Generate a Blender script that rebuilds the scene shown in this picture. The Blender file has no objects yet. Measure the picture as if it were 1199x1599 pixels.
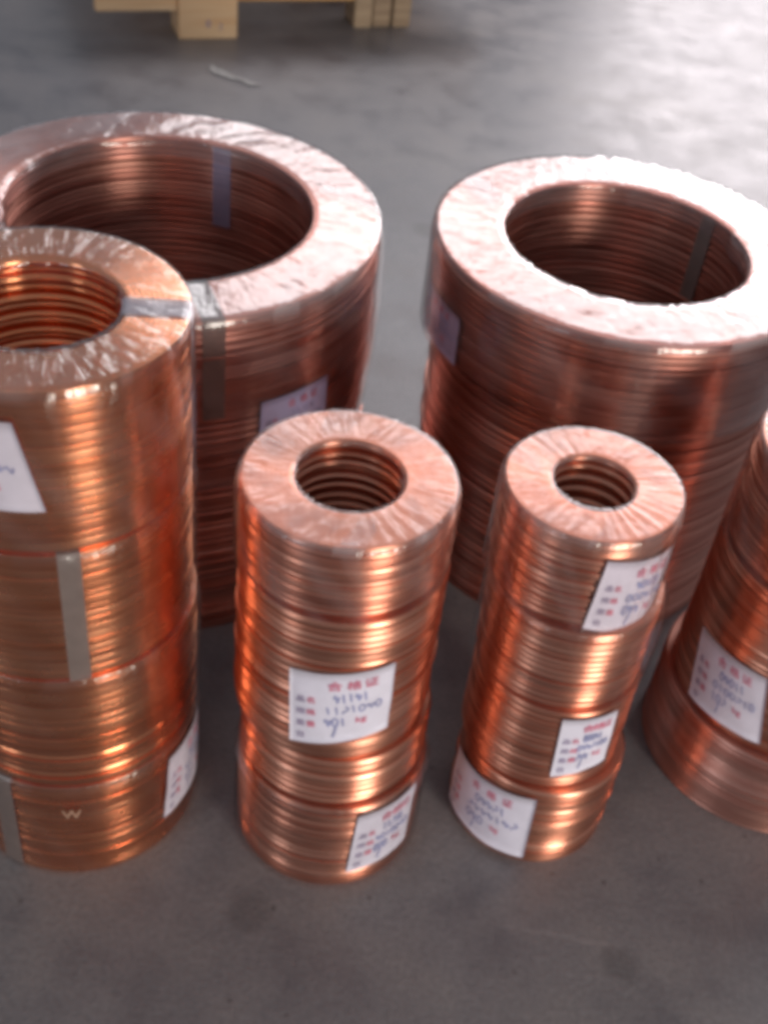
import bpy, bmesh, math, random
from mathutils import Vector, Matrix, noise
random.seed(7)
sc = bpy.context.scene
COL = sc.collection
PI = math.pi

# ------------------------------------------------------------------ camera
cd = bpy.data.cameras.new('camera'); cam = bpy.data.objects.new('camera', cd); COL.objects.link(cam)
RT = Vector((0.99147484, 0.0851655, 0.09861274)); UP = Vector((-0.13029825, 0.64804746, 0.75037114))
FW = Vector((0.0, 0.75682318, -0.65361967))
M = Matrix((RT, UP, -FW)).transposed().to_4x4(); M.translation = Vector((0, 0, 1.5))
cam.matrix_world = M
cd.sensor_fit = 'VERTICAL'; cd.sensor_height = 24.0; cd.lens = 24.0 * 1858.7 / 1599.0
cd.clip_start = 0.05; cd.clip_end = 200
cd.dof.use_dof = True; cd.dof.focus_distance = 1.45; cd.dof.aperture_fstop = 3.2
sc.camera = cam
# ------------------------------------------------------------------ exposure
sc.view_settings.view_transform = 'Standard'; sc.view_settings.look = 'None'
sc.view_settings.exposure = 0.0; sc.view_settings.gamma = 1.0
sc.render.filter_size = 2.2
sc.cycles.filter_width = 4.8
sc.cycles.use_denoising = True
sc.cycles.max_bounces = 10; sc.cycles.transparent_max_bounces = 24; sc.cycles.glossy_bounces = 6
sc.cycles.sample_clamp_indirect = 6
# ------------------------------------------------------------------ hall light
w = bpy.data.worlds.new('World'); sc.world = w; w.use_nodes = True
bg = w.node_tree.nodes['Background']; bg.inputs[0].default_value = (0.76, 0.78, 0.86, 1); bg.inputs[1].default_value = 0.35

def area(name, loc, target, sx, sy, radiance, color):
    l = bpy.data.lights.new(name, 'AREA'); l.shape = 'RECTANGLE'; l.size = sx; l.size_y = sy
    l.energy = radiance * sx * sy * PI; l.color = color
    o = bpy.data.objects.new(name, l); COL.objects.link(o)
    o.location = loc
    d = Vector(target) - Vector(loc); o.rotation_euler = d.to_track_quat('-Z', 'Y').to_euler()
    return o
# open hall door with daylight beyond the stacks, to the right
area('far_window_light', (2.5, 9.5, 5.4), (2.5, 0, 4.4), 9.2, 3.2, 4.7, (1.0, 0.96, 0.98))
area('far_door_light', (5.2, 9.5, 2.35), (4.6, 0, 1.9), 8.0, 2.6, 7.5, (1.0, 0.91, 0.93))
# two openings behind the photographer
area('near_door_light', (3.6, -3.2, 1.45), (0, 1.2, 0.9), 1.5, 2.0, 24.0, (1.0, 0.91, 0.80))
area('near_window_light', (-3.6, -3.2, 1.7), (0, 1.2, 0.9), 1.1, 1.4, 6.0, (0.86, 0.92, 1.0))

# ------------------------------------------------------------------ materials
def mat(name):
    m = bpy.data.materials.new(name); m.use_nodes = True
    nt = m.node_tree; b = nt.nodes['Principled BSDF']
    return m, nt, b
def N(nt, t, **k):
    n = nt.nodes.new(t)
    for a, v in k.items(): setattr(n, a, v)
    return n
def ramp(nt, stops):
    r = N(nt, 'ShaderNodeValToRGB'); e = r.color_ramp.elements
    e[0].position, e[0].color = stops[0][0], (*stops[0][1], 1)
    e[1].position, e[1].color = stops[-1][0], (*stops[-1][1], 1)
    for p, c in stops[1:-1]:
        x = e.new(p); x.color = (*c, 1)
    return r

def copper(name, c0, c1, r0, r1):
    m, nt, b = mat(name); L = nt.links.new
    tc = N(nt, 'ShaderNodeTexCoord'); oi = N(nt, 'ShaderNodeObjectInfo')
    b.inputs['Metallic'].default_value = 1.0
    no = N(nt, 'ShaderNodeTexNoise'); no.inputs['Scale'].default_value = 9; no.inputs['Detail'].default_value = 6
    ad = N(nt, 'ShaderNodeVectorMath', operation='ADD'); mm = N(nt, 'ShaderNodeMath', operation='MULTIPLY'); mm.inputs[1].default_value = 37
    L(oi.outputs['Random'], mm.inputs[0]); L(tc.outputs['Object'], ad.inputs[0]); L(mm.outputs[0], ad.inputs[1]); L(ad.outputs[0], no.inputs['Vector'])
    mix = N(nt, 'ShaderNodeMath', operation='ADD'); h = N(nt, 'ShaderNodeMath', operation='MULTIPLY_ADD'); h.inputs[1].default_value = 0.5; h.inputs[2].default_value = -0.25
    L(oi.outputs['Random'], h.inputs[0]); L(no.outputs['Fac'], mix.inputs[0]); L(h.outputs[0], mix.inputs[1])
    r = ramp(nt, [(0.25, c0), (0.75, c1)]); L(mix.outputs[0], r.inputs[0]); L(r.outputs[0], b.inputs['Base Color'])
    mr = N(nt, 'ShaderNodeMapRange'); mr.inputs[1].default_value = .3; mr.inputs[2].default_value = .7; mr.inputs[3].default_value = r0; mr.inputs[4].default_value = r1
    L(no.outputs['Fac'], mr.inputs[0]); L(mr.outputs[0], b.inputs['Roughness'])
    b.inputs['Anisotropic'].default_value = 0.8; b.inputs['Anisotropic Rotation'].default_value = 0.25
    tg = N(nt, 'ShaderNodeTangent', direction_type='RADIAL', axis='Z'); L(tg.outputs[0], b.inputs['Tangent'])
    # wound strip: fine concentric turns on the flat side
    wv = N(nt, 'ShaderNodeTexWave', wave_type='RINGS', rings_direction='Z'); wv.inputs['Scale'].default_value = 55; wv.inputs['Distortion'].default_value = 0.6
    L(tc.outputs['Object'], wv.inputs['Vector'])
    n2 = N(nt, 'ShaderNodeTexNoise'); n2.inputs['Scale'].default_value = 60
    mp = N(nt, 'ShaderNodeMapping'); mp.inputs['Scale'].default_value = (1, 1, 14); L(tc.outputs['Object'], mp.inputs[0]); L(mp.outputs[0], n2.inputs['Vector'])
    s = N(nt, 'ShaderNodeMath', operation='ADD'); L(wv.outputs['Fac'], s.inputs[0]); L(n2.outputs['Fac'], s.inputs[1])
    bp = N(nt, 'ShaderNodeBump'); bp.inputs['Strength'].default_value = 0.12; bp.inputs['Distance'].default_value = 0.001
    L(s.outputs[0], bp.inputs['Height']); L(bp.outputs[0], b.inputs['Normal'])
    return m
M_BRIGHT = copper('bright_copper', (0.63, 0.25, 0.16), (0.77, 0.375, 0.26), 0.30, 0.44)
M_ORANGE = copper('orange_copper', (0.82, 0.30, 0.14), (0.92, 0.41, 0.22), 0.20, 0.31)
M_PINK = copper('pinkish_copper', (0.64, 0.29, 0.225), (0.76, 0.41, 0.33), 0.34, 0.46)
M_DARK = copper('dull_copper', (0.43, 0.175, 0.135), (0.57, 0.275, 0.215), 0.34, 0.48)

def film_mat(name, haze, tint, gloss=2.0):
    m, nt, b = mat(name); L = nt.links.new; out = nt.nodes['Material Output']
    nt.nodes.remove(b)
    tc = N(nt, 'ShaderNodeTexCoord')
    no = N(nt, 'ShaderNodeTexNoise'); no.inputs['Scale'].default_value = 26; no.inputs['Detail'].default_value = 5; L(tc.outputs['Object'], no.inputs['Vector'])
    at = N(nt, 'ShaderNodeAttribute', attribute_name='layers')
    wn = N(nt, 'ShaderNodeTexNoise'); wn.inputs['Scale'].default_value = 70; wn.inputs['Detail'].default_value = 3; wn.inputs['Distortion'].default_value = 1.2; L(tc.outputs['Object'], wn.inputs['Vector'])
    # folds running from bore to rim: noise stretched along the radius
    sx = N(nt, 'ShaderNodeSeparateXYZ'); L(tc.outputs['Object'], sx.inputs[0])
    an = N(nt, 'ShaderNodeMath', operation='ARCTAN2'); L(sx.outputs[1], an.inputs[0]); L(sx.outputs[0], an.inputs[1])
    ln = N(nt, 'ShaderNodeVectorMath', operation='LENGTH'); L(tc.outputs['Object'], ln.inputs[0])
    cb = N(nt, 'ShaderNodeCombineXYZ'); L(an.outputs[0], cb.inputs[0]); L(ln.outputs['Value'], cb.inputs[1])
    wv = N(nt, 'ShaderNodeVectorMath', operation='MULTIPLY'); wv.inputs[1].default_value = (11, 26, 1); L(cb.outputs[0], wv.inputs[0])
    cz_ = N(nt, 'ShaderNodeTexNoise'); cz_.inputs['Scale'].default_value = 1.0; cz_.inputs['Detail'].default_value = 4; cz_.inputs['Distortion'].default_value = .5; L(wv.outputs[0], cz_.inputs['Vector'])
    s1 = N(nt, 'ShaderNodeMath', operation='MULTIPLY_ADD'); s1.inputs[1].default_value = .16; L(wn.outputs['Fac'], s1.inputs[0]); L(no.outputs['Fac'], s1.inputs[2])
    s2 = N(nt, 'ShaderNodeMath', operation='MULTIPLY_ADD'); s2.inputs[1].default_value = 1.1; L(cz_.outputs['Fac'], s2.inputs[0]); L(s1.outputs[0], s2.inputs[2])
    bp = N(nt, 'ShaderNodeBump'); bp.inputs['Strength'].default_value = 0.42; bp.inputs['Distance'].default_value = 0.005; L(s2.outputs[0], bp.inputs['Height'])
    tr = N(nt, 'ShaderNodeBsdfTransparent'); tr.inputs[0].default_value = (*tint, 1)
    df = N(nt, 'ShaderNodeBsdfDiffuse'); df.inputs[0].default_value = (0.82, 0.74, 0.76, 1); L(bp.outputs[0], df.inputs['Normal'])
    gl = N(nt, 'ShaderNodeBsdfAnisotropic'); gl.inputs['Roughness'].default_value = 0.14; L(bp.outputs[0], gl.inputs['Normal'])
    mul = N(nt, 'ShaderNodeMath', operation='MULTIPLY'); mul.inputs[1].default_value = haze; L(at.outputs['Fac'], mul.inputs[0])
    m1 = N(nt, 'ShaderNodeMixShader'); L(mul.outputs[0], m1.inputs[0]); L(tr.outputs[0], m1.inputs[1]); L(df.outputs[0], m1.inputs[2])
    fr = N(nt, 'ShaderNodeFresnel'); fr.inputs['IOR'].default_value = 1.5; L(bp.outputs[0], fr.inputs['Normal'])
    ge = N(nt, 'ShaderNodeNewGeometry'); ior = N(nt, 'ShaderNodeMapRange'); ior.inputs[3].default_value = 1.5; ior.inputs[4].default_value = 1 / 1.5
    L(ge.outputs['Backfacing'], ior.inputs[0]); L(ior.outputs[0], fr.inputs['IOR'])      # a thin sheet reflects alike from both sides
    f2 = N(nt, 'ShaderNodeMath', operation='MULTIPLY'); f2.inputs[1].default_value = gloss; f2.use_clamp = True; L(fr.outputs[0], f2.inputs[0])
    m2 = N(nt, 'ShaderNodeMixShader'); L(f2.outputs[0], m2.inputs[0]); L(m1.outputs[0], m2.inputs[1]); L(gl.outputs[0], m2.inputs[2])
    L(m2.outputs[0], out.inputs['Surface'])
    return m
M_FILM = film_mat('stretch_film', 0.46, (0.97, 0.96, 0.97))
M_FILM_MILK = film_mat('milky_film', 0.36, (0.98, 0.95, 0.95), 1.5)
M_FILM_MID = film_mat('clear_crinkled_film', 0.14, (0.98, 0.96, 0.95), 2.0)
M_FILM_THIN = film_mat('clear_film', 0.05, (0.97, 0.96, 0.96), 1.0)

def simple(name, c, rough, var=0.12, scale=40, metal=0):
    m, nt, b = mat(name); L = nt.links.new
    tc = N(nt, 'ShaderNodeTexCoord'); no = N(nt, 'ShaderNodeTexNoise'); no.inputs['Scale'].default_value = scale; no.inputs['Detail'].default_value = 4
    L(tc.outputs['Object'], no.inputs['Vector'])
    r = ramp(nt, [(0.3, tuple(x * (1 - var) for x in c)), (0.7, tuple(min(1, x * (1 + var)) for x in c))])
    L(no.outputs['Fac'], r.inputs[0]); L(r.outputs[0], b.inputs['Base Color'])
    b.inputs['Roughness'].default_value = rough; b.inputs['Metallic'].default_value = metal
    return m
M_PAPER = simple('label_paper', (0.74, 0.72, 0.84), 0.55, 0.05)
M_PAPERV = simple('violet_label_paper', (0.62, 0.60, 0.88), 0.5, 0.05)
M_RED = simple('red_print', (0.66, 0.18, 0.27), 0.6)
M_PURPLE = simple('dark_print', (0.36, 0.30, 0.44), 0.6)
M_INK = simple('blue_ink', (0.30, 0.32, 0.54), 0.5)
M_TAPE = simple('grey_strap', (0.23, 0.19, 0.175), 0.32, 0.10)
def see_through(m, k):
    nt = m.node_tree; b = nt.nodes['Principled BSDF']; out = nt.nodes['Material Output']
    t = N(nt, 'ShaderNodeBsdfTransparent'); x = N(nt, 'ShaderNodeMixShader'); x.inputs[0].default_value = k
    nt.links.new(t.outputs[0], x.inputs[1]); nt.links.new(b.outputs[0], x.inputs[2]); nt.links.new(x.outputs[0], out.inputs['Surface'])
see_through(M_TAPE, .82)
M_TAPEB = simple('sky_tinted_strap', (0.34, 0.33, 0.50), 0.35, 0.08); see_through(M_TAPEB, .60)  # blue sky reflection put into the strap's base colour
M_TAPEW = simple('pale_strap', (0.62, 0.60, 0.70), 0.3, 0.06); see_through(M_TAPEW, .85)

def concrete():
    m, nt, b = mat('concrete_floor'); L = nt.links.new
    tc = N(nt, 'ShaderNodeTexCoord')
    def noi(s, d, src=tc.outputs['Object']):
        n = N(nt, 'ShaderNodeTexNoise'); n.inputs['Scale'].default_value = s; n.inputs['Detail'].default_value = d; n.inputs['Roughness'].default_value = .6
        L(src, n.inputs['Vector']); return n
    n7 = noi(30, 4); a = noi(1.4, 8); c = noi(7, 6); d = noi(120, 3)
    r1 = ramp(nt, [(0.3, (0.144, 0.143, 0.155)), (0.5, (0.186, 0.179, 0.187)), (0.72, (0.232, 0.218, 0.216))]); L(a.outputs['Fac'], r1.inputs[0])
    r2 = ramp(nt, [(0.30, (0.62, 0.62, 0.66)), (0.5, (0.95, 0.94, 0.94)), (0.75, (1.15, 1.1, 1.05))]); L(c.outputs['Fac'], r2.inputs[0])
    mx = N(nt, 'ShaderNodeMix', data_type='RGBA', blend_type='MULTIPLY'); mx.inputs[0].default_value = .8
    L(r1.outputs[0], mx.inputs[6]); L(r2.outputs[0], mx.inputs[7])
    r3 = ramp(nt, [(0.3, (0.82, 0.82, 0.82)), (0.7, (1.2, 1.2, 1.2))]); L(d.outputs['Fac'], r3.inputs[0])
    m2 = N(nt, 'ShaderNodeMix', data_type='RGBA', blend_type='MULTIPLY'); m2.inputs[0].default_value = .7
    L(mx.outputs[2], m2.inputs[6]); L(r3.outputs[0], m2.inputs[7])
    # dark oil spots
    vo = N(nt, 'ShaderNodeTexVoronoi'); vo.inputs['Scale'].default_value = 2.1; vo.inputs['Randomness'].default_value = 1
    wp = N(nt, 'ShaderNodeMix', data_type='VECTOR'); wp.inputs[0].default_value = 0.06
    L(tc.outputs['Object'], wp.inputs[4]); L(c.outputs['Color'], wp.inputs[5]); L(wp.outputs[1], vo.inputs['Vector'])
    r4 = ramp(nt, [(0.05, (0.62, 0.62, 0.66)), (0.12, (1, 1, 1))]); L(vo.outputs['Distance'], r4.inputs[0])
    m3 = N(nt, 'ShaderNodeMix', data_type='RGBA', blend_type='MULTIPLY'); m3.inputs[0].default_value = .8
    L(m2.outputs[2], m3.inputs[6]); L(r4.outputs[0], m3.inputs[7]); L(m3.outputs[2], b.inputs['Base Color'])
    last = m3.outputs[2]
    for px, py, rad, k in ((-.112, .868, .036, .75), (.40, .86, .03, .75), (.02, 2.9, .05, .7), (.30, 3.1, .03, .6), (-.30, 3.0, .06, .8)):
        ds = N(nt, 'ShaderNodeVectorMath', operation='DISTANCE'); ds.inputs[1].default_value = (px, py, 0)
        w2 = N(nt, 'ShaderNodeVectorMath', operation='MULTIPLY_ADD'); w2.inputs[1].default_value = (.05, .05, 0); L(n7.outputs['Color'], w2.inputs[0]); L(tc.outputs['Object'], w2.inputs[2])
        sb = N(nt, 'ShaderNodeVectorMath', operation='SUBTRACT'); sb.inputs[1].default_value = (.025, .025, 0); L(w2.outputs[0], sb.inputs[0]); L(sb.outputs[0], ds.inputs[0])
        rs = N(nt, 'ShaderNodeMapRange'); rs.interpolation_type = 'SMOOTHSTEP'; rs.inputs[1].default_value = rad * .45; rs.inputs[2].default_value = rad * 1.2; rs.inputs[3].default_value = k; rs.inputs[4].default_value = 1
        L(ds.outputs['Value'], rs.inputs[0])
        mm = N(nt, 'ShaderNodeMix', data_type='RGBA', blend_type='MULTIPLY'); mm.inputs[0].default_value = 1
        L(last, mm.inputs[6]); L(rs.outputs[0], mm.inputs[7]); last = mm.outputs[2]
    v2 = N(nt, 'ShaderNodeTexVoronoi'); v2.inputs['Scale'].default_value = 17; L(tc.outputs['Object'], v2.inputs['Vector'])      # grit
    r5 = ramp(nt, [(0.03, (0.50, 0.48, 0.47)), (0.09, (1, 1, 1))]); L(v2.outputs['Distance'], r5.inputs[0])
    mp = N(nt, 'ShaderNodeMapping'); mp.inputs['Rotation'].default_value = (0, 0, .5); mp.inputs['Scale'].default_value = (1.1, 16, 1); L(tc.outputs['Object'], mp.inputs[0])
    n9 = noi(1.6, 3, mp.outputs[0]); r6 = ramp(nt, [(0.66, (1, 1, 1)), (0.72, (1.22, 1.2, 1.18)), (0.78, (1, 1, 1))]); L(n9.outputs['Fac'], r6.inputs[0])   # scuffs
    for r_ in (r5, r6):
        mm = N(nt, 'ShaderNodeMix', data_type='RGBA', blend_type='MULTIPLY'); mm.inputs[0].default_value = .8
        L(last, mm.inputs[6]); L(r_.outputs[0], mm.inputs[7]); last = mm.outputs[2]
    L(last, b.inputs['Base Color'])
    rr = N(nt, 'ShaderNodeMapRange'); rr.inputs[1].default_value = .3; rr.inputs[2].default_value = .7; rr.inputs[3].default_value = .28; rr.inputs[4].default_value = .46
    L(c.outputs['Fac'], rr.inputs[0]); L(rr.outputs[0], b.inputs['Roughness'])
    bp = N(nt, 'ShaderNodeBump'); bp.inputs['Strength'].default_value = .25; bp.inputs['Distance'].default_value = .004
    ad = N(nt, 'ShaderNodeMath', operation='ADD'); L(c.outputs['Fac'], ad.inputs[0]); L(d.outputs['Fac'], ad.inputs[1])
    L(ad.outputs[0], bp.inputs['Height']); L(bp.outputs[0], b.inputs['Normal'])
    return m
M_FLOOR = concrete()
def wood(name, c0, c1):
    m, nt, b = mat(name); L = nt.links.new
    tc = N(nt, 'ShaderNodeTexCoord'); oi = N(nt, 'ShaderNodeObjectInfo')
    mp = N(nt, 'ShaderNodeMapping'); mp.inputs['Scale'].default_value = (2.0, 30, 30); L(tc.outputs['Object'], mp.inputs[0])
    ad = N(nt, 'ShaderNodeVectorMath', operation='ADD'); L(mp.outputs[0], ad.inputs[0])
    mm = N(nt, 'ShaderNodeMath', operation='MULTIPLY'); mm.inputs[1].default_value = 20; L(oi.outputs['Random'], mm.inputs[0]); L(mm.outputs[0], ad.inputs[1])
    no = N(nt, 'ShaderNodeTexNoise'); no.inputs['Scale'].default_value = 1.6; no.inputs['Detail'].default_value = 6; L(ad.outputs[0], no.inputs['Vector'])
    r = ramp(nt, [(0.3, c0), (0.7, c1)]); L(no.outputs['Fac'], r.inputs[0]); L(r.outputs[0], b.inputs['Base Color'])
    b.inputs['Roughness'].default_value = .6
    bp = N(nt, 'ShaderNodeBump'); bp.inputs['Strength'].default_value = .3; bp.inputs['Distance'].default_value = .002; L(no.outputs['Fac'], bp.inputs['Height']); L(bp.outputs[0], b.inputs['Normal'])
    return m
M_WOOD = wood('pale_pine', (0.80, 0.49, 0.25), (0.90, 0.64, 0.38))
M_WOODO = wood('orange_pine', (0.55, 0.29, 0.10), (0.70, 0.42, 0.17))
M_WOODG = wood('weathered_pine', (0.28, 0.19, 0.12), (0.46, 0.34, 0.22))

# ------------------------------------------------------------------ helpers
def link(name, me, parent=None, m=None, loc=(0, 0, 0)):
    o = bpy.data.objects.new(name, me); COL.objects.link(o)
    if m is not None and not me.materials: me.materials.append(m)
    if parent is not None: o.parent = parent
    o.location = loc
    return o
def mesh(name, vs, fs, smooth=True):
    me = bpy.data.meshes.new(name); me.from_pydata([tuple(v) for v in vs], [], fs)
    if smooth: me.shade_smooth()
    me.update(); return me
def grid_faces(nu, nv, wrap_u):
    f = []
    for i in range(nu if wrap_u else nu - 1):
        j = (i + 1) % nu
        for k in range(nv - 1): f.append((i * nv + k, j * nv + k, j * nv + k + 1, i * nv + k + 1))
    return f
SEG = 128
FLIP = True
_rings = {}
def ring_mesh(R, r, h, crown=.17, inner=None):
    key = (round(R, 4), round(r, 4), round(h, 4), crown, inner)
    if key in _rings: return _rings[key]
    b = h * crown                                        # shallow crown of the strip edge
    bi = b if inner is None else h * inner
    prof = []
    for k in range(9):                                     # outer edge, bottom to top
        a = -PI / 2 + PI * k / 8
        q = math.sin(a); prof.append((R - b + b * (1 - q * q), h / 2 + h / 2 * q))
    prof.append((R - b - .0012, h)); prof.append((r + bi + .0012, h))
    for k in range(9):
        a = PI / 2 + PI * k / 8
        q = math.sin(a); prof.append((r + bi - bi * (1 - q * q), h / 2 + h / 2 * q))
    prof.append((r + bi + .0012, 0)); prof.append((R - b - .0012, 0))
    n = len(prof); vs = []
    for i in range(SEG):
        t = 2 * PI * i / SEG
        for p, z in prof: vs.append((p * math.cos(t), p * math.sin(t), z))
    fs = []
    for i in range(SEG):
        j = (i + 1) % SEG
        for k in range(n): fs.append((i * n + k, j * n + k, j * n + (k + 1) % n, i * n + (k + 1) % n))
    me = mesh('copper_ring', vs, fs); _rings[key] = me
    return me

def film_mesh(R, r, H, seed, bore=0.03, wr=1.0, z_low=0.0, flare=0.0):
    """stretch film wound over the ring of copper: bore lip, top, outer sleeve (local z, bottom of coil = 0)"""
    rnd = random.Random(seed); NU = 288
    e = 0.0016; prof = []
    for k in range(4): prof.append((r - e, H - bore + bore * .8 * k / 3, 0))
    prof.append((r + .001, H + e, 1))
    for k in range(1, 9): prof.append((r + (R - r) * k / 9, H + e, 1))
    prof.append((R - .002, H + e, 1)); prof.append((R + e * .6, H - .001, .6))
    ns = 16
    for k in range(1, ns + 1): prof.append((R + .0032, H - .002 - (H - .002 - z_low) * k / ns, 2))
    n = len(prof)
    # sectors of overlapping film turns
    sec = []; a = 0
    while a < 2 * PI:
        wd = rnd.uniform(.06, .32); sec.append((a, a + wd, rnd.uniform(-1, 1), rnd.uniform(.05, 1.0), rnd.uniform(-.5, .5))); a += wd
    vs = []; lay = []
    so = Vector((seed * 3.1, seed * 1.7, 0))
    for i in range(NU):
        t = 2 * PI * i / NU
        for k, (p, z, kind) in enumerate(prof):
            u = (p - r) / (R - r)
            tt = (t + .35 * (u - .5) * rnd_s(seed)) % (2 * PI)
            s = next((q for q in sec if q[0] <= tt < q[1]), sec[0])
            q = (tt - s[0]) / (s[1] - s[0])
            x, y = math.cos(t), math.sin(t)
            if kind == 1 or kind == .6:
                wv = noise.noise(Vector((tt * 38, u * 1.5, 0)) + so) * .0011 + noise.noise(Vector((x * 9, y * 9, u * 3)) + so) * .0005
                dz = (s[2] * (q - .5) * .0018 + wv * wr) * wr
                vs.append((p * x, p * y, z + .0006 + dz * (1 if kind == 1 else .4) + .0008))
            elif kind == 2:
                dn = noise.noise(Vector((t * 9 + z * 14, z * 9, 1)) + so) * .0016 + max(0, noise.noise(Vector((t * 2.2, z * 6, 4)) + so)) * .004 * wr
                dn += flare * max(0, math.cos(t - .1)) ** 6 * math.sin(min(1, max(0, (H - z) / H)) * PI)
                pp = p + .0006 + abs(dn)
                vs.append((pp * x, pp * y, z))
            else:
                pp = p - abs(noise.noise(Vector((t * 7, z * 20, 2)) + so)) * .0018 - max(0, noise.noise(Vector((t * 3.5, z * 8, 5)) + so)) * .011 * wr
                vs.append((pp * x, pp * y, z))
            clear = min(1, max(.1, (u - .10) / .22 + .9 * noise.noise(Vector((x * 2.2, y * 2.2, 5)) + so))) if kind == 1 else 1
            lay.append(.12 + .1 * s[3] if kind == 0 else clear * s[3] * (.7 + .6 * noise.noise(Vector((x * 6, y * 6, u * 4 + 9)) + so)) if kind != 2 else .05 + .30 * noise.noise(Vector((t * 5 + z * 20, z * 10, 7)) + so))
    me = mesh('film', vs, [tuple(reversed(q)) for q in grid_faces(NU, n, True)] if FLIP else grid_faces(NU, n, True))
    at = me.attributes.new('layers', 'FLOAT', 'POINT'); at.data.foreach_set('value', [max(0, min(1, v)) for v in lay])
    return me
def rnd_s(seed): return 1 if seed % 2 else -1

def strap_mesh(R, r, H, ang, width, top=True, z_low=0.0, outer=True, inner=True, e=.0012):
    """flat band looped over the coil's section, local coordinates"""
    path = []
    if inner:
        path += [(r - e, z_low), (r - e, H * .5 + z_low * .5), (r - e, H - .002), (r + .002, H + e)]
    else: path += [(r + .004, H + e)]
    if not top: path = path[:3]; outer = None
    else: path += [(r + (R - r) * .5, H + e)]
    if outer: path += [(R - .002, H + e), (R + e, H - .003), (R + e, H * .5 + z_low * .5), (R + e, z_low)]
    elif top: path += [(R - .004, H + e)]
    ns = 5; vs = []; a0 = math.radians(ang)
    for i, (p, z) in enumerate(path):
        for s in range(ns):
            off = (s / (ns - 1) - .5) * width
            t = a0 + off / max(p, .05)
            vs.append((p * math.cos(t), p * math.sin(t), z))
    me = mesh('strap', vs, grid_faces(len(path), ns, False), smooth=False)
    return me

class Patch:
    """quad given by four (angle, height) corners TL TR BR BL on a cylinder"""
    def __init__(s, R, corners, z0, off=.0028):
        s.R = R + off; s.c = [(math.radians(a), z - z0) for a, z in corners]
    def at(s, u, v, lift=0):          # v: 0 bottom, 1 top
        tl, tr, br, bl = s.c
        a = (tl[0] * (1 - u) + tr[0] * u) * v + (bl[0] * (1 - u) + br[0] * u) * (1 - v)
        z = (tl[1] * (1 - u) + tr[1] * u) * v + (bl[1] * (1 - u) + br[1] * u) * (1 - v)
        R = s.R + lift
        return (R * math.cos(a), R * math.sin(a), z)

def paper(patch, root, seed, name='paper_label'):
    rnd = random.Random(seed); vs = []; nu, nv = 25, 9
    for side in (0, 1):
        for i in range(nu):
            for k in range(nv):
                u, v = i / (nu - 1), k / (nv - 1)
                wob = .0011 * noise.noise(Vector((u * 4 + seed, v * 3, 0)))
                curl = .0025 * max(0, u - .85) / .15 * rnd.random() * 0 
                vs.append(patch.at(u, v, -.0004 * side + wob + curl))
    f = grid_faces(nu, nv, False); nn = nu * nv
    fs = f + [tuple(x + nn for x in reversed(q)) for q in f]
    per = [(i, 0) for i in range(nu)] + [(nu - 1, k) for k in range(1, nv)] + [(i, nv - 1) for i in range(nu - 2, -1, -1)] + [(0, k) for k in range(nv - 2, 0, -1)]
    idx = [i * nv + k for i, k in per]
    for a, b in zip(idx, idx[1:] + idx[:1]): fs.append((a, b, b + nn, a + nn))
    return link(name, mesh('label_paper', vs, fs), root, M_PAPER)

_txt = {}
def text_geo(body, size):
    k = (body, size)
    if k in _txt: return _txt[k]
    cu = bpy.data.curves.new('t', 'FONT'); cu.body = body; cu.size = size; cu.resolution_u = 3; cu.offset = size * .012
    o = bpy.data.objects.new('t', cu); COL.objects.link(o)
    dg = bpy.context.evaluated_depsgraph_get(); me = bpy.data.meshes.new_from_object(o.evaluated_get(dg))
    vs = [tuple(v.co[:2]) for v in me.vertices]; fs = [tuple(p.vertices) for p in me.polygons]
    bpy.data.objects.remove(o); bpy.data.meshes.remove(me)
    _txt[k] = (vs, fs); return _txt[k]
def print_on(patch, lab, items, m, name, asp):
    """items: (text, u, v, size as a fraction of the label height)"""
    V, F = [], []
    for body, u, v, s in items:
        vs, fs = text_geo(body, 1.0)
        o = len(V)
        for x, y in vs: V.append(patch.at(u + x * s / asp, v + y * s, .0013))
        F += [tuple(i + o for i in q) for q in fs]
    return link(name, mesh('print', V, F, False), lab, m)
def scribble(patch, lab, strokes, m, asp, wd=.008, name='handwriting'):
    V, F = [], []
    for pts in strokes:
        n = len(pts)
        for i, (u, v) in enumerate(pts):
            a = pts[max(0, i - 1)]; b = pts[min(n - 1, i + 1)]
            dx, dy = (b[0] - a[0]) * asp, b[1] - a[1]; l = math.hypot(dx, dy) or 1
            nx, ny = -dy / l * wd, dx / l * wd
            V.append(patch.at(u + nx / asp, v + ny, .0014)); V.append(patch.at(u - nx / asp, v - ny, .0014))
            if i: o = len(V) - 4; F.append((o, o + 1, o + 3, o + 2))
    return link(name, mesh('ink', V, F, False), lab, m)
def hand(u0, u1, v, h, seed, n=5):
    """joined-up pen strokes, like quickly written figures"""
    rnd = random.Random(seed); out = []
    st = (u1 - u0) / n
    for i in range(n):
        cx = u0 + st * (i + .5); pts = []
        k = rnd.choice((0, 1, 2, 3)); w_ = st * .36
        for j in range(13):
            t = j / 12
            if k == 0: x, y = math.cos(t * 2 * PI + 1), math.sin(t * 2 * PI + 1)
            elif k == 1: x, y = (-.3 + .5 * t), (1 - 2 * t)
            elif k == 2: x, y = math.sin(t * PI * 1.5), 1 - 2 * t
            else: x, y = (t * 2 - 1), .8 * math.sin(t * 2.2 * PI)
            pts.append((cx + x * w_, v + y * h * .5 + rnd.uniform(-.01, .01)))
        out.append(pts)
    return out

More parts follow.
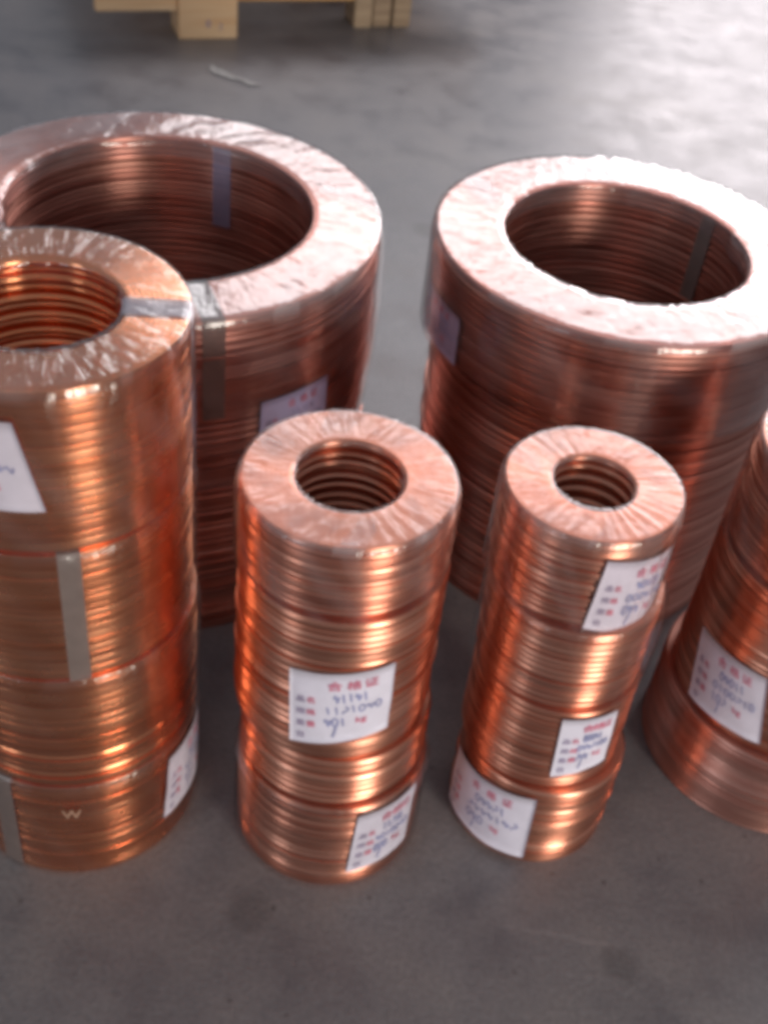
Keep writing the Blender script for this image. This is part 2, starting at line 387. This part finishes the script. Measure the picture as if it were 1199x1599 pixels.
def label(root, R, corners, z0, seed, pm=None):
    p = Patch(R, corners, z0)
    lab = paper(p, root, seed)
    if pm: lab.data.materials.clear(); lab.data.materials.append(pm)
    tl, tr, br, bl = corners
    asp = abs(math.radians(tr[0] - tl[0])) * R / max(.02, abs(tl[1] - bl[1]))
    s = .115
    heads = [('合', .36), ('格', .54), ('证', .70)]
    print_on(p, lab, [(c, u, .79, s * 1.2) for c, u in heads], M_RED, 'printed_heading', asp)
    rows = [('品名', .60), ('规格', .43), ('重量', .26), ('日期', .09)]
    print_on(p, lab, [(t[0], .07, v, s * .80) for t, v in rows], M_PURPLE, 'printed_rows', asp)
    print_on(p, lab, [(t[1], .07 + s * .84 / asp, v, s * .80) for t, v in rows[:3]], M_RED, 'printed_rows', asp)
    st = hand(.42, .76, .66, .12, seed, 5) + hand(.34, .90, .49, .10, seed + 1, 7) + hand(.34, .56, .32, .13, seed + 2, 3)
    st += [[(.46, .26), (.45, .18), (.43, .10)]]
    scribble(p, lab, st, M_INK, asp)
    print_on(p, lab, [('kg', .64, .28, .12)], M_RED, 'printed_unit', asp)
    return lab

def coil(lab, x, y, z0, z1, R, r, n, m, group, cap=None, cap_mat=None, seed=1, jit=.0010, sleeve_low=0.0, flare=0.0, wr=1.0, crown=.04, rough=.30, inner=.10, bore=.03, alt=.0, alt_in=.0):
    root = bpy.data.objects.new('copper_coil', None); COL.objects.link(root)
    root.empty_display_size = .05
    root.location = (x, y, z0); root['label'] = lab; root['category'] = 'copper coil'; root['group'] = group
    rnd = random.Random(seed * 13 + 5)
    n = round(n * 1.3); pitch = (z1 - z0) / n
    ws = [rnd.uniform(.72, 1.25) for _ in range(n)]; tot = sum(ws); zc = 0
    if n > 1 and z0 > 0: tot -= ws[0] * .45; ws[0] *= .55
    pair = []
    for cr, dR, dr_ in ((crown, 0, 0), (.30, 0, 0), (crown, alt, alt_in), (.30, alt, alt_in)):   # tight flat strip, and strip with a rounded edge; both again set back
        me = ring_mesh(R - .0008 - dR, r + .0008 + dr_, pitch, cr, inner)
        if me.materials and me.materials[0] is not m: me = me.copy(); me.materials.clear()
        pair.append(me)
    for i in range(n):
        near = min(i, n - 1 - i) < 2 and rough > .1
        o = link('ring', pair[(1 if (rnd.random() < (.6 if near else rough) or (i == n - 1 and rough > .1)) else 0) + (2 if i % 2 == 0 and i < n - 1 else 0)], root, m)
        dr = rnd.uniform(-1, 1) * jit; odd = jit > .0007 and i < n - 1 and rnd.random() < .09; s = 1 + (rnd.uniform(-1.0, .35) * jit * 1.1 + (.0016 if odd else 0)) / R
        a = rnd.uniform(0, 2 * PI)
        k = ws[i] / tot * n
        if i == 0 and z0 > 0: s -= .0055 / R                # the seam between two coils
        o.location = (math.cos(a) * abs(dr), math.sin(a) * abs(dr), zc + .0001)
        o.scale = (s, s, k - .0002 / pitch); zc += pitch * k
        o.rotation_euler = (0, 0, rnd.uniform(0, 2 * PI))
    if cap:
        link('film_wrap', film_mesh(R, r, z1 - z0, seed, bore=bore, z_low=sleeve_low, flare=flare, wr=wr), root, cap_mat or M_FILM)
    return root

# ------------------------------------------------------------------ floor
def floor():
    vs, fs = [], []
    nx, ny = 60, 60
    for i in range(nx):
        for k in range(ny):
            u, v = i / (nx - 1) * 2 - 1, k / (ny - 1) * 2 - 1
            vs.append((60 * u ** 3, 60 * v ** 3 + 2, 0))
    o = link('floor', mesh('floor', vs, grid_faces(nx, ny, False)), None, M_FLOOR); o['kind'] = 'structure'
    return o
FLOOR = floor()
M_MARK = simple('white_scrape', (0.42, 0.40, 0.38), .8, .25, 90)
def blotch(name, pts, m, seed, z=.004):
    """irregular flat mark on the floor from a spine of (x, y, half width)"""
    vs, fs = [], []; rnd = random.Random(seed); n = len(pts)
    L_ = []; 
    M_ = 6
    for i in range((n - 1) * M_ + 1):
        k = min(n - 2, i // M_); t = i / M_ - k
        x, y, h = [pts[k][j] * (1 - t) + pts[k + 1][j] * t for j in range(3)]
        dx, dy = pts[k + 1][0] - pts[k][0], pts[k + 1][1] - pts[k][1]; l = math.hypot(dx, dy)
        h1 = h * rnd.uniform(.45, 1.3); h2 = h * rnd.uniform(.45, 1.3)
        vs += [(x - dy / l * h1, y + dx / l * h1, z), (x + dy / l * h2, y - dx / l * h2, z)]
        if i: o = len(vs) - 4; fs.append((o, o + 1, o + 3, o + 2))
    return link(name, mesh(name, vs, fs, False), FLOOR, m)
blotch('paint_scrape', [(-.745, 3.83, .004), (-.725, 3.79, .022), (-.68, 3.755, .016), (-.64, 3.745, .010), (-.60, 3.72, .013), (-.565, 3.72, .003)], M_MARK, 3)

# ------------------------------------------------------------------ pallet
def box(name, c, s, m, parent, bev=.003, loc=None):
    bm = bmesh.new(); bmesh.ops.create_cube(bm, size=1)
    for v in bm.verts: v.co = Vector((v.co.x * s[0], v.co.y * s[1], v.co.z * s[2]))
    bmesh.ops.bevel(bm, geom=list(bm.edges), offset=bev, segments=2, affect='EDGES')
    me = bpy.data.meshes.new(name); bm.to_mesh(me); bm.free()
    return link(name, me, parent, m, c)
def pallet():
    root = bpy.data.objects.new('wooden_pallet', None); COL.objects.link(root)
    root.location = (-.895, 4.023, 0); root.rotation_euler = (0, 0, math.radians(23))
    root['label'] = 'pale pine pallet on the floor behind the coils at the top edge'; root['category'] = 'pallet'
    D = 1.0
    def bx(n, x0, x1, y0, y1, z0, z1, m): return box(n, ((x0 + x1) / 2, (y0 + y1) / 2, (z0 + z1) / 2), (x1 - x0, y1 - y0, z1 - z0), m, root)
    b1 = bx('block', 0, .2, 0, .14, 0, .20, M_WOOD)
    bx('block', 0, .2, D - .14, D, 0, .198, M_WOOD); bx('block', 0, .2, .43, .57, 0, .198, M_WOOD)
    for k in range(3):       # rough second foot of three upright pieces
        x = .645 + k * .073
        bx('foot_plank', x, x + .066, .085 + .008 * (k % 2), .20, 0, .198, M_WOODG)
    bx('block', .645, .86, .43, .57, 0, .198, M_WOODG); bx('block', .645, .86, D - .14, D, 0, .198, M_WOODG)
    bx('stringer', -.27, -.003, .012, .05, .090, .20, M_WOOD)
    bx('stringer', .203, .64, .075, .13, .098, .20, M_WOODO)
    bx('stringer', .868, 1.15, .085, .14, .108, .20, M_WOOD)
    y = 0.0
    for k in range(7): bx('deck_board', -.27, 1.15, y + .001, y + .115, .202, .224, M_WOOD); y += .1475
    # two small stencilled marks on the front block
    V, F = [], []
    for body, u, v, s in (('0', .092, .040, .034), ('1', .135, .030, .034)):
        vs, fs = text_geo(body, 1.0); o = len(V)
        for a, b in vs: V.append((u + a * s, -.0025, v + b * s))
        F += [tuple(i + o for i in q) for q in fs]
    t = link('stencil_mark', mesh('mark', V, F, False), None, M_PURPLE); t.parent = b1
    t.location = (-.1, -.07, -.10)
pallet()

# ------------------------------------------------------------------ coil stacks
def lerp(a, b, t): return a + (b - a) * t
G = 'copper coils piled in the stacks'
# A: wide stack behind, left
ax, ay = -.4109, 1.6969
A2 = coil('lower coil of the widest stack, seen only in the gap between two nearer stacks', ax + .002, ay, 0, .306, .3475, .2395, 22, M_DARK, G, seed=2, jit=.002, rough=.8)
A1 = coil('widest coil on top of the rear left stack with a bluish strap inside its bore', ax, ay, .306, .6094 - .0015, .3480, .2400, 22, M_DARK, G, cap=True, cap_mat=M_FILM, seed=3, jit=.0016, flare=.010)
link('strap', strap_mesh(.348, .240, .302, -65, .033, z_low=.135), A1, M_TAPE)
link('strap', strap_mesh(.348, .240, .300, 77, .034, z_low=.150, outer=False, top=False), A1, M_TAPEB)
label(A1, .348, [(-53, .456), (-32, .456), (-31.5, .345), (-53.5, .345)], .306, 21, M_PAPERV)
# B: wide stack behind, right
bx_, by_ = .3311, 1.7761
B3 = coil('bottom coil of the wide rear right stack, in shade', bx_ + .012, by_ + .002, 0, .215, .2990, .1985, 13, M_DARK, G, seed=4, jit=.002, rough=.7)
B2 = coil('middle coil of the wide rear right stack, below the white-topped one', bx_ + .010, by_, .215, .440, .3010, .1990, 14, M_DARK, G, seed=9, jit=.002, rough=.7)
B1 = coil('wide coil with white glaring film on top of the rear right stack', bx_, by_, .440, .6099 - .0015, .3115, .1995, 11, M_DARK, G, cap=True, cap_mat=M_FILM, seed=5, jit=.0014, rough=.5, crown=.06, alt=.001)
link('strap', strap_mesh(.3115, .1995, .1684, 40, .030, z_low=.004, outer=False, top=False), B1, M_TAPE)
label(B1, .3115, [(-168, .535), (-144, .535), (-143, .452), (-167, .452)], .440, 22, M_PAPERV)
# C: tall stack, front left
cx, cy = -.3896, 1.0518
cz = [0, .192, .400, .603, .8169 - .0015]
clab = ['bottom coil of the tall front left stack with a white label at its right edge',
        'plain coil second from the bottom of the tall front left stack',
        'side-strapped coil, second from the top of the tall left stack',
        'top coil of the tallest stack under crinkled film, cut by the left frame edge']
Cc = []
for i in range(4):
    q = coil(clab[i], cx + (0, .002, -.001, 0)[i], cy + (0, .001, -.001, 0)[i], cz[i], cz[i + 1], (.163, .1635, .1625, .1615)[i], .0905, (13, 14, 14, 15)[i], M_ORANGE, G,
             cap=True, sleeve_low=.007 if i else .001, cap_mat=(M_FILM_THIN, M_FILM_THIN, M_FILM_THIN, M_FILM_MID)[i], seed=30 + i, jit=.0004, crown=.02, rough=.04, inner=.38, alt_in=.004, wr=.9 if i == 3 else .8)
    Cc.append(q)
link('strap', strap_mesh(.1625, .0905, .203, -67.0, .025, z_low=.003, inner=False), Cc[2], M_TAPE)
link('strap', strap_mesh(.163, .0905, .192, -110, .030, z_low=.003, inner=False), Cc[0], M_TAPE)
link('strap', strap_mesh(.1615, .0905, .2124, 9, .034, z_low=.150, e=.0018), Cc[3], M_TAPEW)
label(Cc[3], .1615, [(-128, .782), (-81.5, .782), (-73.5, .668), (-120, .668)], .603, 23)
label(Cc[0], .163, [(-28, .172), (16, .172), (10, .050), (-33, .052)], 0, 24)
M_WMARK = simple('w_mark', (0.40, 0.24, 0.17), .6)  # small W shape on the coil, in a muted brown tone
pw = Patch(.1652, [(-82, .160), (-73, .160), (-73, .130), (-82, .130)], 0)
print_on(pw, Cc[0], [('W', .05, .25, .8)], M_WMARK, 'white_mark', .9)
# D: slim stack, front middle
dx0, dy0, dx1, dy1 = -.0262, 1.0503, -.0464, 1.0612
dz = [0, .176, .270, .522, .6336 - .0015]
dlab = ['bottom coil of the front middle stack with a label curving round its right side',
        'short uncovered coil with shiny ridges just above the lowest coil of the middle stack',
        'tall coil with a front-facing white label in the front middle stack',
        'top coil of the front middle stack with a round bore in milky pink film']
Dc = []
for i in range(4):
    t = (dz[i] + dz[i + 1]) / 2 / .6336
    q = coil(dlab[i], lerp(dx0, dx1, t) + (0, .002, -.002, 0)[i], lerp(dy0, dy1, t), dz[i], dz[i + 1], (.1320, .1290, .1300, .1270)[i], .0632, (11, 6, 17, 11)[i], M_BRIGHT, G,
             cap=i in (0, 3), cap_mat=(M_FILM_THIN, None, None, M_FILM_MILK)[i], seed=40 + i, wr=.5, jit=(.0006, .002, .0011, .0009)[i], crown=(.06, .2, .08, .07)[i], rough=(.35, .9, .6, .5)[i], inner=.5, alt=(.0006, .0016, .0009, .0009)[i], alt_in=.007, bore=.005)
    Dc.append(q)
label(Dc[2], .1300, [(-110, .436), (-54, .450), (-53, .328), (-107, .305)], .270, 25)
label(Dc[0], .132, [(-69, .166), (-27, .172), (-29, .044), (-72, .036)], 0, 26)
# E: slimmest stack, leaning a little
ex0, ey0, ex1, ey1 = .2751, 1.1168, .2443, 1.1415
ez = [0, .163, .320, .463, .6089 - .0015]
elab = ['bottom coil of the slimmest stack with a label on its left side',
        'coil second from the floor in the slimmest stack with a label on its right',
        'unlabelled coil below the top coil of the slimmest stack',
        'top coil of the slimmest stack with a slanting white label below its rim']
Ec = []
for i in range(4):
    t = (ez[i] + ez[i + 1]) / 2 / .6089
    q = coil(elab[i], lerp(ex0, ex1, t) + (0, -.001, .003, 0)[i], lerp(ey0, ey1, t), ez[i], ez[i + 1], (.1180, .1145, .1140, .1105)[i], .0500, (12, 12, 12, 12)[i], M_BRIGHT, G,
             cap=i in (2, 3), cap_mat=(None, None, M_FILM_THIN, M_FILM_MILK)[i], seed=50 + i, wr=.5, jit=(.0008, .0009, .0010, .0010)[i], crown=(.06, .10, .10, .12)[i], rough=(.4, .75, .7, .85)[i], inner=.5, alt=(.0006, .0012, .0010, .0015)[i], alt_in=.007, bore=.005, flare=.006 if i == 2 else 0)
    Ec.append(q)
label(Ec[3], .1105, [(-81.8, .583), (-22, .568), (-22, .440), (-85, .470)], .463, 27)
label(Ec[1], .1145, [(-88.9, .316), (-50, .318), (-46, .208), (-86, .196)], .163, 28)
label(Ec[0], .118, [(-169, .130), (-95, .153), (-93, .014), (-167, .014)], 0, 29)
# F: stack cut by the right edge
fx, fy = .6405, 1.2932
F0 = coil('wide bottom coil of the stack cut off by the right frame edge', fx + .012, fy, 0, .1553, .1880, .09, 14, M_PINK, G, seed=60, jit=.0006)
F1 = coil('middle coil with a bluish white label in the stack at the right frame edge', fx + .002, fy - .004, 0.1553, .43, .166, .09, 24, M_BRIGHT, G, seed=61, jit=.0008)
F2 = coil('top coil of the stack cut off by the right frame edge', fx - .018, fy - .004, .43, .60, .1415, .08, 14, M_BRIGHT, G, cap=True, cap_mat=M_FILM, seed=62, jit=.0008)
label(F1, .166, [(-163, .292), (-120, .300), (-111, .176), (-155, .170)], .1553, 31)
